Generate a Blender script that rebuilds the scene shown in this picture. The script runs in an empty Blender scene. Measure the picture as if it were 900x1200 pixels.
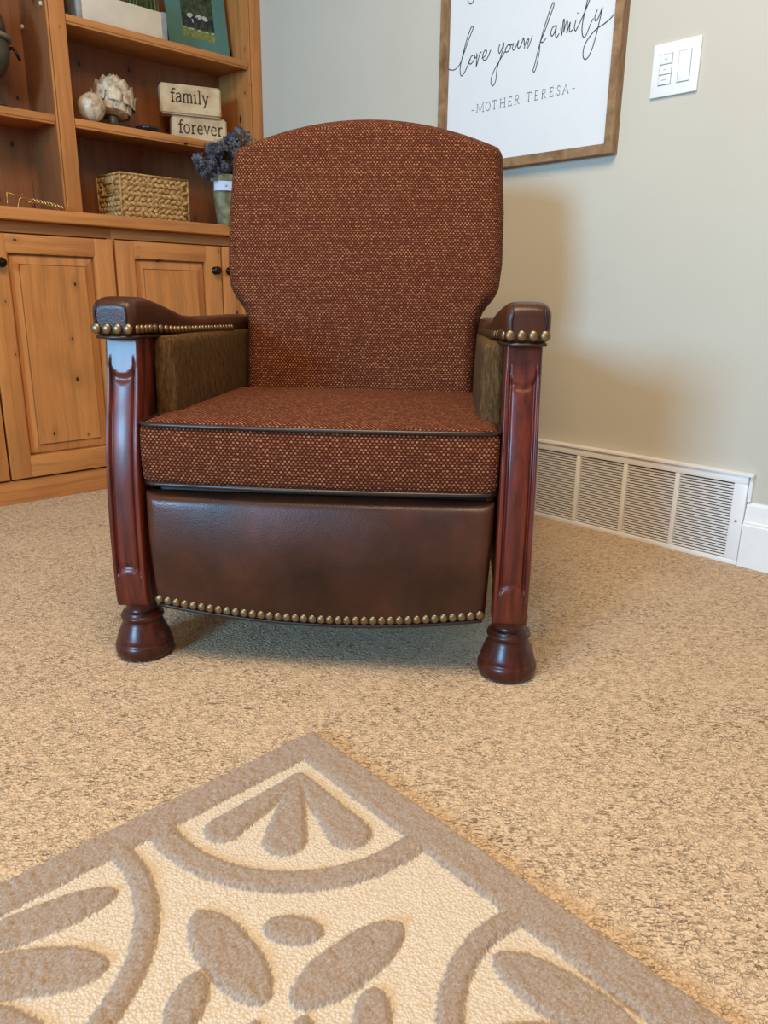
import bpy, bmesh, math, random
import numpy as np
from mathutils import Vector, Matrix
random.seed(7); rng = np.random.default_rng(7)
PI = math.pi
sc = bpy.context.scene
col = sc.collection

# ------------------------------------------------------------------ camera
FPX = 881.0; PITCH = math.radians(15.96); ROLL = math.radians(.733); YAW = math.radians(45.46); CAMH = .65
cp, sp, cr, sr = math.cos(PITCH), math.sin(PITCH), math.cos(ROLL), math.sin(ROLL)
RZ = np.array([[cr, -sr, 0], [sr, cr, 0], [0, 0, 1]])
_r, _d, _f = RZ @ [1, 0, 0], RZ @ [0, cp, sp], RZ @ [0, -sp, cp]
A_ = math.sin(YAW) * _r + math.cos(YAW) * _f
B_ = math.sin(YAW - PI / 2) * _r + math.cos(YAW - PI / 2) * _f
MW = np.array([A_, B_, -_d])
cam = bpy.data.cameras.new('camera'); co = bpy.data.objects.new('camera', cam); col.objects.link(co)
cx, cy, cz = MW @ [1, 0, 0], MW @ [0, -1, 0], MW @ [0, 0, -1]
m = Matrix.Identity(4)
for i in range(3):
    m[i][0], m[i][1], m[i][2] = cx[i], cy[i], cz[i]
m[2][3] = CAMH
co.matrix_world = m
cam.sensor_fit = 'HORIZONTAL'; cam.sensor_width = 36; cam.lens = 36 * FPX / 900; cam.clip_start = .02
sc.camera = co

def on_x(px, py, X):      # point of the wall plane x = X seen at a photo pixel (used to measure the lettering)
    d = MW @ np.array([px - 450, py - 600, FPX]); t = X / d[0]
    return Vector((X, t * d[1], CAMH + t * d[2]))

# ------------------------------------------------------------------ node helpers
def lin(c):
    return tuple((v / 12.92 if v <= .04045 else ((v + .055) / 1.055) ** 2.4) for v in (x / 255 for x in c))
class NT:
    def __init__(s, name, rough=.6, spec=.5):
        s.m = bpy.data.materials.new(name); s.m.use_nodes = True
        s.t = s.m.node_tree; s.b = s.t.nodes['Principled BSDF']
        s.b.inputs['Roughness'].default_value = rough; s.b.inputs['Specular IOR Level'].default_value = spec
    def n(s, typ, **kw):
        nd = s.t.nodes.new(typ)
        for k, v in kw.items():
            if hasattr(nd, k) and not k[0].isupper(): setattr(nd, k, v)
            else: nd.inputs[k.replace('_', ' ')].default_value = v
        return nd
    def l(s, a, b): s.t.links.new(a, b)
    def val(s, x):
        return x
    def math(s, op, a, b=None, c=None, clamp=False):
        nd = s.t.nodes.new('ShaderNodeMath'); nd.operation = op; nd.use_clamp = clamp
        for i, x in enumerate((a, b, c)):
            if x is None: continue
            if isinstance(x, (int, float)): nd.inputs[i].default_value = x
            else: s.l(x, nd.inputs[i])
        return nd.outputs[0]
    def ramp(s, fac, stops, interp='LINEAR'):
        nd = s.t.nodes.new('ShaderNodeValToRGB'); nd.color_ramp.interpolation = interp
        e = nd.color_ramp.elements
        while len(e) < len(stops): e.new(.5)
        for el, (p, c) in zip(e, stops):
            el.position = p; el.color = tuple(c) + (1,) if len(c) == 3 else c
        s.l(fac, nd.inputs[0]); return nd.outputs[0]
    def mix(s, fac, a, b, mode='MIX'):
        nd = s.t.nodes.new('ShaderNodeMix'); nd.data_type = 'RGBA'; nd.blend_type = mode
        for i, x in ((0, fac), (6, a), (7, b)):
            if isinstance(x, (int, float)): nd.inputs[i].default_value = x
            elif isinstance(x, tuple): nd.inputs[i].default_value = x + (1,) if len(x) == 3 else x
            else: s.l(x, nd.inputs[i])
        return nd.outputs[2]
    def coord(s, which='Object', scale=(1, 1, 1), rot=(0, 0, 0)):
        tc = s.t.nodes.new('ShaderNodeTexCoord'); mp = s.t.nodes.new('ShaderNodeMapping')
        mp.inputs['Scale'].default_value = scale; mp.inputs['Rotation'].default_value = rot
        s.l(tc.outputs[which], mp.inputs[0]); return mp.outputs[0]
    def noise(s, vec, scale=5, detail=3, rough=.5, dist=0, out='Fac'):
        nd = s.t.nodes.new('ShaderNodeTexNoise'); nd.inputs['Scale'].default_value = scale
        nd.inputs['Detail'].default_value = detail; nd.inputs['Roughness'].default_value = rough; nd.inputs['Distortion'].default_value = dist
        s.l(vec, nd.inputs['Vector']); return nd.outputs[out]
    def voro(s, vec, scale=5, feature='F1', rnd=1, out='Distance'):
        nd = s.t.nodes.new('ShaderNodeTexVoronoi'); nd.feature = feature
        nd.inputs['Scale'].default_value = scale; nd.inputs['Randomness'].default_value = rnd
        s.l(vec, nd.inputs['Vector']); return nd.outputs[out]
    def bump(s, h, strength=.5, dist=.01):
        nd = s.t.nodes.new('ShaderNodeBump'); nd.inputs['Strength'].default_value = strength; nd.inputs['Distance'].default_value = dist
        s.l(h, nd.inputs['Height']); s.l(nd.outputs[0], s.b.inputs['Normal']); return nd
    def color(s, x):
        if isinstance(x, tuple): s.b.inputs['Base Color'].default_value = x + (1,)
        else: s.l(x, s.b.inputs['Base Color'])

def plain(name, c, rough=.5, metal=0, spec=.5, var=.08, scale=30, bump=0):
    t = NT(name, rough, spec); t.b.inputs['Metallic'].default_value = metal
    v = t.coord('Object'); f = t.noise(v, scale, 3)
    d = tuple(x * (1 - var) for x in c); b = tuple(min(1, x * (1 + var)) for x in c)
    t.color(t.ramp(f, [(.3, d), (.7, b)]))
    if bump: t.bump(f, bump, .002)
    return t.m

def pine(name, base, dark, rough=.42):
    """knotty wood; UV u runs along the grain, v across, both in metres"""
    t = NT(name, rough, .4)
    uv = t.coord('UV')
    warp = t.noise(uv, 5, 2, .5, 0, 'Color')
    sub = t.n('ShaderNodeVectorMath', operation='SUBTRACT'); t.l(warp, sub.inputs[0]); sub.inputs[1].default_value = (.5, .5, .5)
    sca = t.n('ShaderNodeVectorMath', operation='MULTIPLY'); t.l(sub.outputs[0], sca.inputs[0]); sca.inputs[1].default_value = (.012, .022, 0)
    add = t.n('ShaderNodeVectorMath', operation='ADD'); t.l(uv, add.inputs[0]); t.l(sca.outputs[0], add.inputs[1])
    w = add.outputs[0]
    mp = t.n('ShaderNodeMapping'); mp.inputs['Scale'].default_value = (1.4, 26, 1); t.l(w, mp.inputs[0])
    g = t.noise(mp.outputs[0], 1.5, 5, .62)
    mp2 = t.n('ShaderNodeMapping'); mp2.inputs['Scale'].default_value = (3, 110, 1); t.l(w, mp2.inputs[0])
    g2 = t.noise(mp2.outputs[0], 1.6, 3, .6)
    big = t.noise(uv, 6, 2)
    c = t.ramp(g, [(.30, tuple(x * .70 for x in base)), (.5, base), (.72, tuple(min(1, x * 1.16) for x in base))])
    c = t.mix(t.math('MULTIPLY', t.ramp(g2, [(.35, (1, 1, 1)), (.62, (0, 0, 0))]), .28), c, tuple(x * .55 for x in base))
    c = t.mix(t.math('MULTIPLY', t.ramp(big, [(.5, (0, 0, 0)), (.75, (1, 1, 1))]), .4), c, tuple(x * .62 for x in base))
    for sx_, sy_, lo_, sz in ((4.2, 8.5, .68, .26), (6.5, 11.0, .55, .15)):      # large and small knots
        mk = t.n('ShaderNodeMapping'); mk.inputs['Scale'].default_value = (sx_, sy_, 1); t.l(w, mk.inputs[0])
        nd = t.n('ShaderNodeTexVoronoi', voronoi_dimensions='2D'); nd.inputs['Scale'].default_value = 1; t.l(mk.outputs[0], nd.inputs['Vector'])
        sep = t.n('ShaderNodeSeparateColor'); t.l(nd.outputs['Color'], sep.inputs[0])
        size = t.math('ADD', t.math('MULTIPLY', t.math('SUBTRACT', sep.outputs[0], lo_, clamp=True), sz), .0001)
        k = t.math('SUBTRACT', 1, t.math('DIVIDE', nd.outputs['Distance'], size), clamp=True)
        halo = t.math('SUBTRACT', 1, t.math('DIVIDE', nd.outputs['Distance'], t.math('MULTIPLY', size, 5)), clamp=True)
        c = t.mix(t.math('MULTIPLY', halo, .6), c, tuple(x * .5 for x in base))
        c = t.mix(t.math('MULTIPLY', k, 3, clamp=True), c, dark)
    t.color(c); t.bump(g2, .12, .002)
    return t.m

def tweed():
    t = NT('rust_tweed', .9, .2)
    uv = t.coord('UV')
    wn = t.noise(uv, 60, 2, .5, 0, 'Color')
    sub = t.n('ShaderNodeVectorMath', operation='SUBTRACT'); t.l(wn, sub.inputs[0]); sub.inputs[1].default_value = (.5, .5, .5)
    sca = t.n('ShaderNodeVectorMath', operation='SCALE'); t.l(sub.outputs[0], sca.inputs[0]); sca.inputs['Scale'].default_value = .0010
    add = t.n('ShaderNodeVectorMath', operation='ADD'); t.l(uv, add.inputs[0]); t.l(sca.outputs[0], add.inputs[1])
    s = t.n('ShaderNodeSeparateXYZ'); t.l(add.outputs[0], s.inputs[0])
    U = t.math('DIVIDE', s.outputs[0], .0072); V = t.math('DIVIDE', s.outputs[1], .0046)
    row = t.math('FLOOR', V)
    U2 = t.math('ADD', U, t.math('MULTIPLY', t.math('MODULO', t.math('ABSOLUTE', row), 2), .5))
    fu = t.math('SUBTRACT', t.math('FRACT', U2), .5); fv = t.math('SUBTRACT', t.math('FRACT', V), .5)
    cell = t.n('ShaderNodeCombineXYZ'); t.l(t.math('FLOOR', U2), cell.inputs[0]); t.l(row, cell.inputs[1])
    w = t.n('ShaderNodeTexWhiteNoise'); w.noise_dimensions = '2D'; t.l(cell.outputs[0], w.inputs[0])
    du = t.math('DIVIDE', fu, .30); dv = t.math('DIVIDE', fv, .36)
    d = t.math('ADD', t.math('MULTIPLY', du, du), t.math('MULTIPLY', dv, dv))
    mask = t.math('MULTIPLY', t.math('SUBTRACT', 1.25, d), 2.2, clamp=True)
    bands = t.noise(uv, 9, 3); 
    mp = t.n('ShaderNodeMapping'); mp.inputs['Scale'].default_value = (3, 90, 1); t.l(uv, mp.inputs[0])
    slub = t.noise(mp.outputs[0], 1, 3)
    amt = t.math('MULTIPLY', mask, t.math('ADD', .72, t.math('MULTIPLY', w.outputs[0], .28)))
    amt = t.math('MULTIPLY', amt, t.math('ADD', .62, t.math('MULTIPLY', slub, .5)), clamp=True)
    fleck = t.ramp(w.outputs[0], [(0, lin((126, 72, 44))), (.5, lin((146, 92, 58))), (1, lin((170, 116, 76)))])
    base = t.ramp(t.noise(uv, 260, 2), [(.3, lin((46, 12, 4))), (.7, lin((86, 30, 12)))])
    base = t.mix(t.math('MULTIPLY', t.ramp(bands, [(.4, (0, 0, 0)), (.7, (1, 1, 1))]), .35), base, lin((56, 20, 10)))
    t.color(t.mix(amt, base, fleck))
    t.bump(t.math('ADD', mask, t.math('MULTIPLY', w.outputs[0], .3)), .65, .0018)
    return t.m

def leather():
    t = NT('brown_leather', .38, .32)
    v = t.coord('Object')
    f = t.noise(v, 7, 4, .6); f2 = t.noise(v, 40, 3)
    c = t.ramp(f, [(.3, lin((44, 22, 12))), (.55, lin((72, 38, 23))), (.8, lin((100, 50, 28)))])
    c = t.mix(t.math('MULTIPLY', f2, .4), c, lin((48, 28, 20)))
    t.color(c)
    t.l(t.ramp(t.noise(v, 12, 3), [(.3, (.27,) * 3), (.75, (.46,) * 3)]), t.b.inputs['Roughness'])
    h = t.math('ADD', t.voro(v, 420), t.math('MULTIPLY', t.noise(v, 30, 3), 2))
    t.bump(h, .12, .0012)
    return t.m

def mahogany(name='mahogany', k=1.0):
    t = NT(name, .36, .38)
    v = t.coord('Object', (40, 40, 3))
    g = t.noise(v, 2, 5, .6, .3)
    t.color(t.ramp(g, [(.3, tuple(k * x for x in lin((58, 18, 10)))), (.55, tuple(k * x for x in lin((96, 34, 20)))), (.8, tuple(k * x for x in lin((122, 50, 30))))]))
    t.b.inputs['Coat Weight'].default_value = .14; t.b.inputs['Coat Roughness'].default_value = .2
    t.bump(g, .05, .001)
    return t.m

def chenille():
    t = NT('brown_chenille', .85, .2)
    v = t.coord('Object', (60, 60, 12))
    v0 = t.coord('Object', (1, 1, 1))
    g = t.noise(v, 4, 4, .7, .4); b = t.noise(v0, 14, 3)
    c = t.ramp(g, [(.32, lin((52, 34, 14))), (.5, lin((88, 62, 34))), (.7, lin((124, 92, 56)))])
    t.color(t.mix(t.math('MULTIPLY', b, .4), c, lin((76, 50, 24))))
    t.bump(g, .6, .003)
    return t.m

def wallpaint():
    t = NT('wall_paint', .55, .3)
    v = t.coord('Object')
    h = t.math('ADD', t.noise(v, 14, 4, .6), t.math('MULTIPLY', t.noise(v, 3, 2), 1.5))
    t.color(t.ramp(t.noise(v, 2.5, 2), [(.3, (.53, .495, .41)), (.7, (.555, .52, .435))]))
    t.bump(h, .16, .008)
    return t.m

def carpet():
    t = NT('tan_carpet', .95, .1)
    v = t.coord('Object', (1, 1, 1), (0, 0, math.radians(45)))
    wv = t.noise(v, 60, 2, .5, 0, 'Color')
    sub = t.n('ShaderNodeVectorMath', operation='SUBTRACT'); t.l(wv, sub.inputs[0]); sub.inputs[1].default_value = (.5, .5, .5)
    sca = t.n('ShaderNodeVectorMath', operation='SCALE'); t.l(sub.outputs[0], sca.inputs[0]); sca.inputs['Scale'].default_value = .008
    add = t.n('ShaderNodeVectorMath', operation='ADD'); t.l(v, add.inputs[0]); t.l(sca.outputs[0], add.inputs[1])
    mp = t.n('ShaderNodeMapping'); mp.inputs['Scale'].default_value = (1.0, 1.0, .01); t.l(add.outputs[0], mp.inputs[0])
    mp2 = t.n('ShaderNodeMapping'); mp2.inputs['Scale'].default_value = (.62, 1.5, .01); t.l(add.outputs[0], mp2.inputs[0])
    loops = t.voro(mp.outputs[0], 210, 'F1', .9)
    rows = t.noise(mp2.outputs[0], 175, 1.5, .5, .6)
    crack = t.ramp(rows, [(.36, (1,) * 3), (.44, (0,) * 3)])
    s = t.n('ShaderNodeSeparateXYZ'); t.l(v, s.inputs[0])
    a = t.math('PINGPONG', t.math('ADD', s.outputs[0], s.outputs[1]), .075)
    b = t.math('PINGPONG', t.math('SUBTRACT', s.outputs[0], s.outputs[1]), .075)
    lat = t.math('ADD', .5, t.math('MULTIPLY', t.math('MINIMUM', a, b), 22, clamp=True), clamp=True)
    brk = t.ramp(t.noise(v, 40, 2), [(.30, (.3,) * 3), (.55, (1,) * 3)])
    reg = t.ramp(t.noise(v, 7, 2), [(.35, (.45,) * 3), (.65, (1,) * 3)])
    crack = t.math('MULTIPLY', t.math('MULTIPLY', crack, lat), t.math('MULTIPLY', brk, reg))
    h = t.math('SUBTRACT', t.math('MULTIPLY', t.math('SUBTRACT', 1, loops), .8), t.math('MULTIPLY', crack, 1.1))
    c = t.ramp(t.noise(v, 300, 2), [(.3, lin((196, 168, 138))), (.7, lin((222, 196, 166)))])
    c = t.mix(t.math('MULTIPLY', t.noise(v, 3, 2), .25), c, lin((186, 160, 130)))
    c = t.mix(t.math('MULTIPLY', crack, .8), c, lin((112, 84, 56)))   # shade in the gaps between loops, painted into the colour
    vein = t.math('SUBTRACT', 1, t.math('MULTIPLY', t.voro(mp.outputs[0], 185, 'DISTANCE_TO_EDGE', .95), 7), clamp=True)
    vein = t.math('MULTIPLY', vein, t.ramp(t.noise(v, 70, 2), [(.38, (.15,) * 3), (.6, (1,) * 3)]))
    c = t.mix(t.math('MULTIPLY', vein, .3), c, lin((136, 102, 66)))  # thin dark outlines where loops meet, also shade put into the colour
    h = t.math('SUBTRACT', h, t.math('MULTIPLY', vein, .5))
    t.color(c); t.bump(h, 1.0, .0026)
    return t.m

def rugmat():
    t = NT('rug_wool', .95, .1)
    at = t.n('ShaderNodeAttribute', attribute_name='motif')
    v = t.coord('Object')
    lo = t.voro(v, 300, 'F1', 1); fine = t.noise(v, 420, 3, .6)
    mp = t.n('ShaderNodeMapping'); mp.inputs['Scale'].default_value = (1, 1, .3); t.l(v, mp.inputs[0])
    pile = t.noise(mp.outputs[0], 300, 4, .75)
    brush = t.noise(mp.outputs[0], 22, 3, .6)
    cream = t.ramp(lo, [(.15, lin((216, 199, 178))), (.75, lin((196, 177, 153)))])
    taupe = t.ramp(pile, [(.32, lin((118, 99, 84))), (.68, lin((192, 168, 148)))])
    taupe = t.mix(t.math('MULTIPLY', brush, .5), taupe, lin((166, 145, 127)))
    t.color(t.mix(at.outputs['Fac'], cream, taupe))
    h = t.mix(at.outputs['Fac'], t.math('MULTIPLY', t.math('SUBTRACT', 1, lo), .7), t.math('ADD', pile, t.math('MULTIPLY', brush, 1.4)))
    t.bump(h, .8, .0028)
    t.b.inputs['Sheen Weight'].default_value = .2
    return t.m

def wicker():
    t = NT('wicker', .6, .3); v = t.coord('Object')
    f = t.noise(v, 90, 3)
    t.color(t.ramp(f, [(.3, lin((128, 92, 50))), (.5, lin((176, 136, 84))), (.7, lin((206, 168, 112)))]))
    return t.m

def ceramic():
    t = NT('glazed_ceramic', .35, .5); v = t.coord('Object')
    t.color(t.ramp(t.noise(v, 45, 4), [(.35, lin((156, 134, 106))), (.6, lin((208, 192, 166)))]))
    return t.m

def petals():
    t = NT('dried_petals', .8, .2); v = t.coord('Object')
    t.color(t.ramp(t.noise(v, 34, 3, .6), [(.3, lin((54, 52, 64))), (.46, lin((88, 86, 104))), (.58, lin((112, 116, 122))), (.7, lin((142, 146, 132)))]))
    return t.m

def stoneblock():
    t = NT('painted_block', .7, .3); v = t.coord('Object')
    c = t.ramp(t.noise(v, 18, 4), [(.3, lin((176, 148, 112))), (.6, lin((206, 180, 142)))])
    edge = t.ramp(t.noise(v, 26, 4, .7), [(.62, (0, 0, 0)), (.68, (1, 1, 1))])
    t.color(t.mix(t.math('MULTIPLY', edge, .6), c, lin((150, 128, 100)))); t.bump(t.noise(v, 60, 3), .3, .002)
    return t.m

def framewood():
    t = NT('oak_frame_wood', .55, .3); v = t.coord('Object', (30, 6, 6))
    t.color(t.ramp(t.noise(v, 4, 4, .6, .6), [(.3, lin((112, 84, 56))), (.7, lin((162, 128, 92)))]))
    return t.m

def photoprint():
    t = NT('photo_print', .3, .4); v = t.coord('Object')
    s = t.n('ShaderNodeSeparateXYZ'); t.l(v, s.inputs[0])
    h = t.math('ADD', s.outputs[2], t.math('MULTIPLY', t.noise(v, 60, 2), .01))
    trees = t.ramp(t.noise(v, 70, 4), [(.3, lin((18, 28, 14))), (.7, lin((72, 84, 52)))])
    grass = t.ramp(t.noise(v, 90, 3), [(.3, lin((88, 104, 54))), (.7, lin((142, 150, 88)))])
    t.color(t.mix(t.math('MULTIPLY', t.math('SUBTRACT', h, .098), 200, clamp=True), grass, trees))
    return t.m

M = dict(
    pine=pine('knotty_pine', lin((190, 124, 66)), lin((50, 22, 10))), pine_shaded=pine('knotty_pine_shaded', lin((138, 84, 48)), lin((40, 18, 10))),  # second pine is a shaded copy: bookcase interior shade put into the colour
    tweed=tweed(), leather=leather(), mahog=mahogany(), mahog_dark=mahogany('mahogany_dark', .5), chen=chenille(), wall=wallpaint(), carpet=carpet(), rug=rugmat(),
    wicker=wicker(), ceramic=ceramic(), petals=petals(), block=stoneblock(), frame=framewood(), photo=photoprint(),
    white=plain('white_paint', (.80, .78, .75), .35, var=.02),
    plastic=plain('white_plastic', (.83, .83, .82), .35, var=.01),
    canvas=plain('white_board', (.70, .71, .72), .6, var=.01),
    ink=plain('black_ink', (.02, .02, .025), .6, var=.02),
    pale_gap=plain('pale_gap', (.33, .34, .35), .6, var=.02),
    grey_ink=plain('grey_ink', (.10, .10, .11), .6, var=.02),
    brown_ink=plain('brown_ink', (.035, .018, .01), .7, var=.02),
    slot=plain('slot_dark', (.028, .022, .018), .8, var=.1),
    brass=plain('antique_brass', lin((128, 108, 82)), .42, 1, var=.3, scale=60),
    gold=plain('gold_wire', lin((206, 168, 104)), .3, 1, var=.1),
    bronze=plain('oiled_bronze', lin((58, 46, 40)), .35, 1, var=.2),
    piping=plain('dark_piping', lin((44, 26, 18)), .35, var=.15),
    seamd=plain('seam_dark', lin((20, 12, 9)), .5),
    urn=plain('weathered_metal', lin((92, 88, 78)), .5, .6, var=.3, scale=14, bump=.4),
    urn2=plain('urn_rim_metal', lin((150, 142, 126)), .4, .6, var=.2),
    moss=plain('mossy_zinc', lin((112, 110, 80)), .6, .1, var=.6, scale=34, bump=.4),
    labelc=plain('label_card', lin((188, 200, 226)), .6, var=.05),
    dryst=plain('dry_stem', lin((46, 36, 24)), .8),
    planter=plain('whitewashed_wood', lin((206, 192, 172)), .7, var=.08, scale=12),
    planter2=plain('grey_corner_wood', lin((138, 142, 142)), .7, var=.25, scale=40),
    grass=plain('artificial_grass', lin((58, 84, 44)), .6, var=.4, scale=60),
    mat=plain('teal_mat_board', lin((78, 118, 110)), .7, var=.05),
    fig_dark=plain('print_dark', lin((30, 32, 40)), .5), fig_light=plain('print_light', lin((176, 176, 172)), .5),
    black=plain('black_glaze', (.012, .012, .014), .25),
    ceiling=plain('ceiling_paint', (.75, .74, .71), .9, var=.01),
)

# ------------------------------------------------------------------ object helpers
def tag(o, label=None, cat=None, group=None, kind=None):
    if label: o['label'] = label
    if cat: o['category'] = cat
    if group: o['group'] = group
    if kind: o['kind'] = kind
    return o
def empty(name, loc=(0, 0, 0), rz=0, **k):
    o = bpy.data.objects.new(name, None); col.objects.link(o); o.location = loc; o.rotation_euler = (0, 0, rz)
    o.empty_display_size = .05; return tag(o, **k)
def link(name, me, mat, parent=None, smooth=True, **k):
    if mat: me.materials.append(mat)
    o = bpy.data.objects.new(name, me); col.objects.link(o)
    if parent: o.parent = parent
    if smooth:
        me.polygons.foreach_set('use_smooth', [True] * len(me.polygons))
    return tag(o, **k)
def pydata(name, V, F, mat, parent=None, smooth=True, **k):
    me = bpy.data.meshes.new(name); me.from_pydata([tuple(v) for v in V], [], [tuple(f) for f in F]); me.update()
    return link(name, me, mat, parent, smooth, **k)
class MB:
    def __init__(s): s.V = []; s.F = []
    def add(s, V, F, T=None):
        n = len(s.V)
        if T is not None: V = [T @ Vector(v) for v in V]
        s.V += [tuple(v) for v in V]; s.F += [tuple(i + n for i in f) for f in F]; return s
    def box(s, x0, x1, y0, y1, z0, z1, b=0, T=None):
        bm = bmesh.new(); bmesh.ops.create_cube(bm, size=1)
        for v in bm.verts: v.co = Vector((x0 + (v.co.x + .5) * (x1 - x0), y0 + (v.co.y + .5) * (y1 - y0), z0 + (v.co.z + .5) * (z1 - z0)))
        if b: bmesh.ops.bevel(bm, geom=bm.edges[:], offset=b, segments=2, affect='EDGES', profile=.5)
        bm.verts.index_update()
        s.add([v.co.copy() for v in bm.verts], [[v.index for v in f.verts] for f in bm.faces], T); bm.free(); return s
    def tube(s, pts, r, n=8, closed=False, T=None):
        pts = [Vector(p) for p in pts]; N = len(pts); V = []; F = []
        rr = r if hasattr(r, '__len__') else [r] * N
        up = None
        for i, p in enumerate(pts):
            a = pts[(i - 1) % N] if (i or closed) else p; b = pts[(i + 1) % N] if (i < N - 1 or closed) else p
            t = (b - a)
            t = t.normalized() if t.length > 1e-9 else Vector((0, 0, 1))
            if up is None: up = t.orthogonal().normalized()
            up = (up - t * up.dot(t)); up = up.normalized() if up.length > 1e-6 else t.orthogonal().normalized()
            w = t.cross(up)
            V += [p + rr[i] * (math.cos(2 * PI * k / n) * up + math.sin(2 * PI * k / n) * w) for k in range(n)]
        for i in range(N if closed else N - 1):
            for k in range(n):
                j = (i + 1) % N
                F.append((i * n + k, i * n + (k + 1) % n, j * n + (k + 1) % n, j * n + k))
        if not closed: F += [tuple(reversed(range(n))), tuple(range((N - 1) * n, N * n))]
        return s.add(V, F, T)
    def lathe(s, prof, n=32, c=(0, 0, 0), T=None):
        V = []; F = []
        for r, z in prof: V += [(c[0] + r * math.cos(2 * PI * k / n), c[1] + r * math.sin(2 * PI * k / n), c[2] + z) for k in range(n)]
        for i in range(len(prof) - 1):
            for k in range(n): F.append((i * n + k, i * n + (k + 1) % n, (i + 1) * n + (k + 1) % n, (i + 1) * n + k))
        F += [tuple(reversed(range(n))), tuple(range((len(prof) - 1) * n, len(prof) * n))]
        return s.add(V, F, T)
    def ell(s, c, r, nu=8, nv=6, T=None, R=None):
        V = []; F = []
        for i in range(1, nv):
            a = PI * i / nv
            for k in range(nu):
                b = 2 * PI * k / nu
                v = Vector((r[0] * math.sin(a) * math.cos(b), r[1] * math.sin(a) * math.sin(b), r[2] * math.cos(a)))
                if R: v = R @ v
                V.append(Vector(c) + v)
        e = Vector((0, 0, r[2])); e = R @ e if R else e
        V += [Vector(c) + e, Vector(c) - e]; t_, b_ = len(V) - 2, len(V) - 1
        for i in range(nv - 2):
            for k in range(nu): F.append((i * nu + k, (i + 1) * nu + k, (i + 1) * nu + (k + 1) % nu, i * nu + (k + 1) % nu))
        for k in range(nu): F.append((t_, k, (k + 1) % nu)); F.append((b_, (nv - 2) * nu + (k + 1) % nu, (nv - 2) * nu + k))
        return s.add(V, F, T)
    def build(s, name, mat, parent=None, smooth=True, uv=None, **k):
        o = pydata(name, s.V, s.F, mat, parent, smooth, **k)
        if uv: box_uv(o, uv)
        return o
_off = 0
def box_uv(o, grain='z', jitter=True):
    """UVs in metres. grain = axis along which u runs; 'w' = weave (u horizontal, v vertical / depth)"""
    global _off
    me = o.data; L = me.uv_layers.new(name='UVMap') if not me.uv_layers else me.uv_layers[0]
    _off += 1; ou, ov = ((_off * .7331) % 3, (_off * .3917) % 3) if jitter else (0, 0)
    for p in me.polygons:
        n = p.normal; a = max(range(3), key=lambda i: abs(n[i]))
        for li in p.loop_indices:
            c = me.vertices[me.loops[li].vertex_index].co
            if grain == 'w':
                uv = (c.x, c.z) if a == 1 else ((c.x, c.y) if a == 2 else (c.y, c.z))
            else:
                g = 'xyz'.index(grain); others = [i for i in range(3) if i != a and i != g]
                if a == g: others = [i for i in range(3) if i != a]; uv = (c[others[0]] * .2, c[others[1]])
                else: uv = (c[g], c[others[0]])
            L.data[li].uv = (uv[0] + ou, uv[1] + ov)
def sharp(o, ang=35):
    me = o.data
    bm = bmesh.new(); bm.from_mesh(me)
    for e in bm.edges:
        if len(e.link_faces) == 2 and e.calc_face_angle(0) > math.radians(ang): e.smooth = False
    bm.to_mesh(me); bm.free(); return o
def wbox(name, x0, x1, y0, y1, z0, z1, parent, grain='z', b=.0015, mat='pine', **k):
    o = MB().box(x0, x1, y0, y1, z0, z1, b).build(name, M[mat], parent, uv=grain, **k); return sharp(o)
def interp(x, xs, ys): return float(np.interp(x, xs, ys))

# ================================================================== SETTING
WX = 1.935; BY = 2.90
MB().box(-4.6, WX + .1, -2.4, BY + .1, -.05, 0).build('floor', M['carpet'], None, False, kind='structure')
MB().box(WX, WX + .08, -2.4, BY + .08, 0, 2.75).build('wall_right', M['wall'], None, False, kind='structure')
MB().box(-4.6, WX, BY, BY + .08, 0, 2.75).build('wall_back', M['wall'], None, False, kind='structure')
# baseboard, right of the return-air grille
def baseboard(y0, y1, name):
    prof = [(0, 0), (-.017, 0), (-.017, .108), (-.0145, .112), (-.0145, .116), (-.011, .120), (-.009, .135), (-.0075, .158), (-.004, .165), (0, .166)]
    V = []; F = []; n = len(prof)
    for y in (y0, y1): V += [(WX + a, y, z) for a, z in prof]
    F = [(i, (i + 1) % n, n + (i + 1) % n, n + i) for i in range(n)] + [tuple(range(n)), tuple(reversed(range(n, 2 * n)))]
    pydata(name, V, F, M['white'], None, False, kind='structure')
baseboard(-2.3, .6605, 'baseboard_right')

# return-air grille
g = empty('air_return_grille', (WX, .97, 0), label='long white slatted air grille low on the wall beside the armchair', cat='air grille')
GY0, GY1, GN = .662, 1.432, 5       # world y extent
def gl(y): return y - .97
mb = MB()
xo, xi = -.017, -.010
mb.box(xo, 0, gl(GY0), gl(GY1), .212, .232, .001); mb.box(xo, 0, gl(GY0), gl(GY1), .0, .012, .001)
mb.box(xo, 0, gl(GY0), gl(.694), .012, .212, .001); mb.box(xo, 0, gl(GY1 - .032), gl(GY1), .012, .212, .001)
divs = [.842, .992, 1.142, 1.292]
for d in divs: mb.box(xo + .001, -.002, gl(d - .006), gl(d + .006), .012, .212, .0005)
sharp(mb.build('grille_frame', M['white'], g))
MB().box(-.022, 0, gl(GY0 - .012), gl(GY1 + .01), .2325, .240, .0015).box(-.012, 0, gl(.652), gl(.6605), .168, .2325, .001).build('top_ledge', M['white'], g, False)
sx = [.694] + [v for d in divs for v in (d - .006, d + .006)] + [GY1 - .032]
NS = 27
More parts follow.
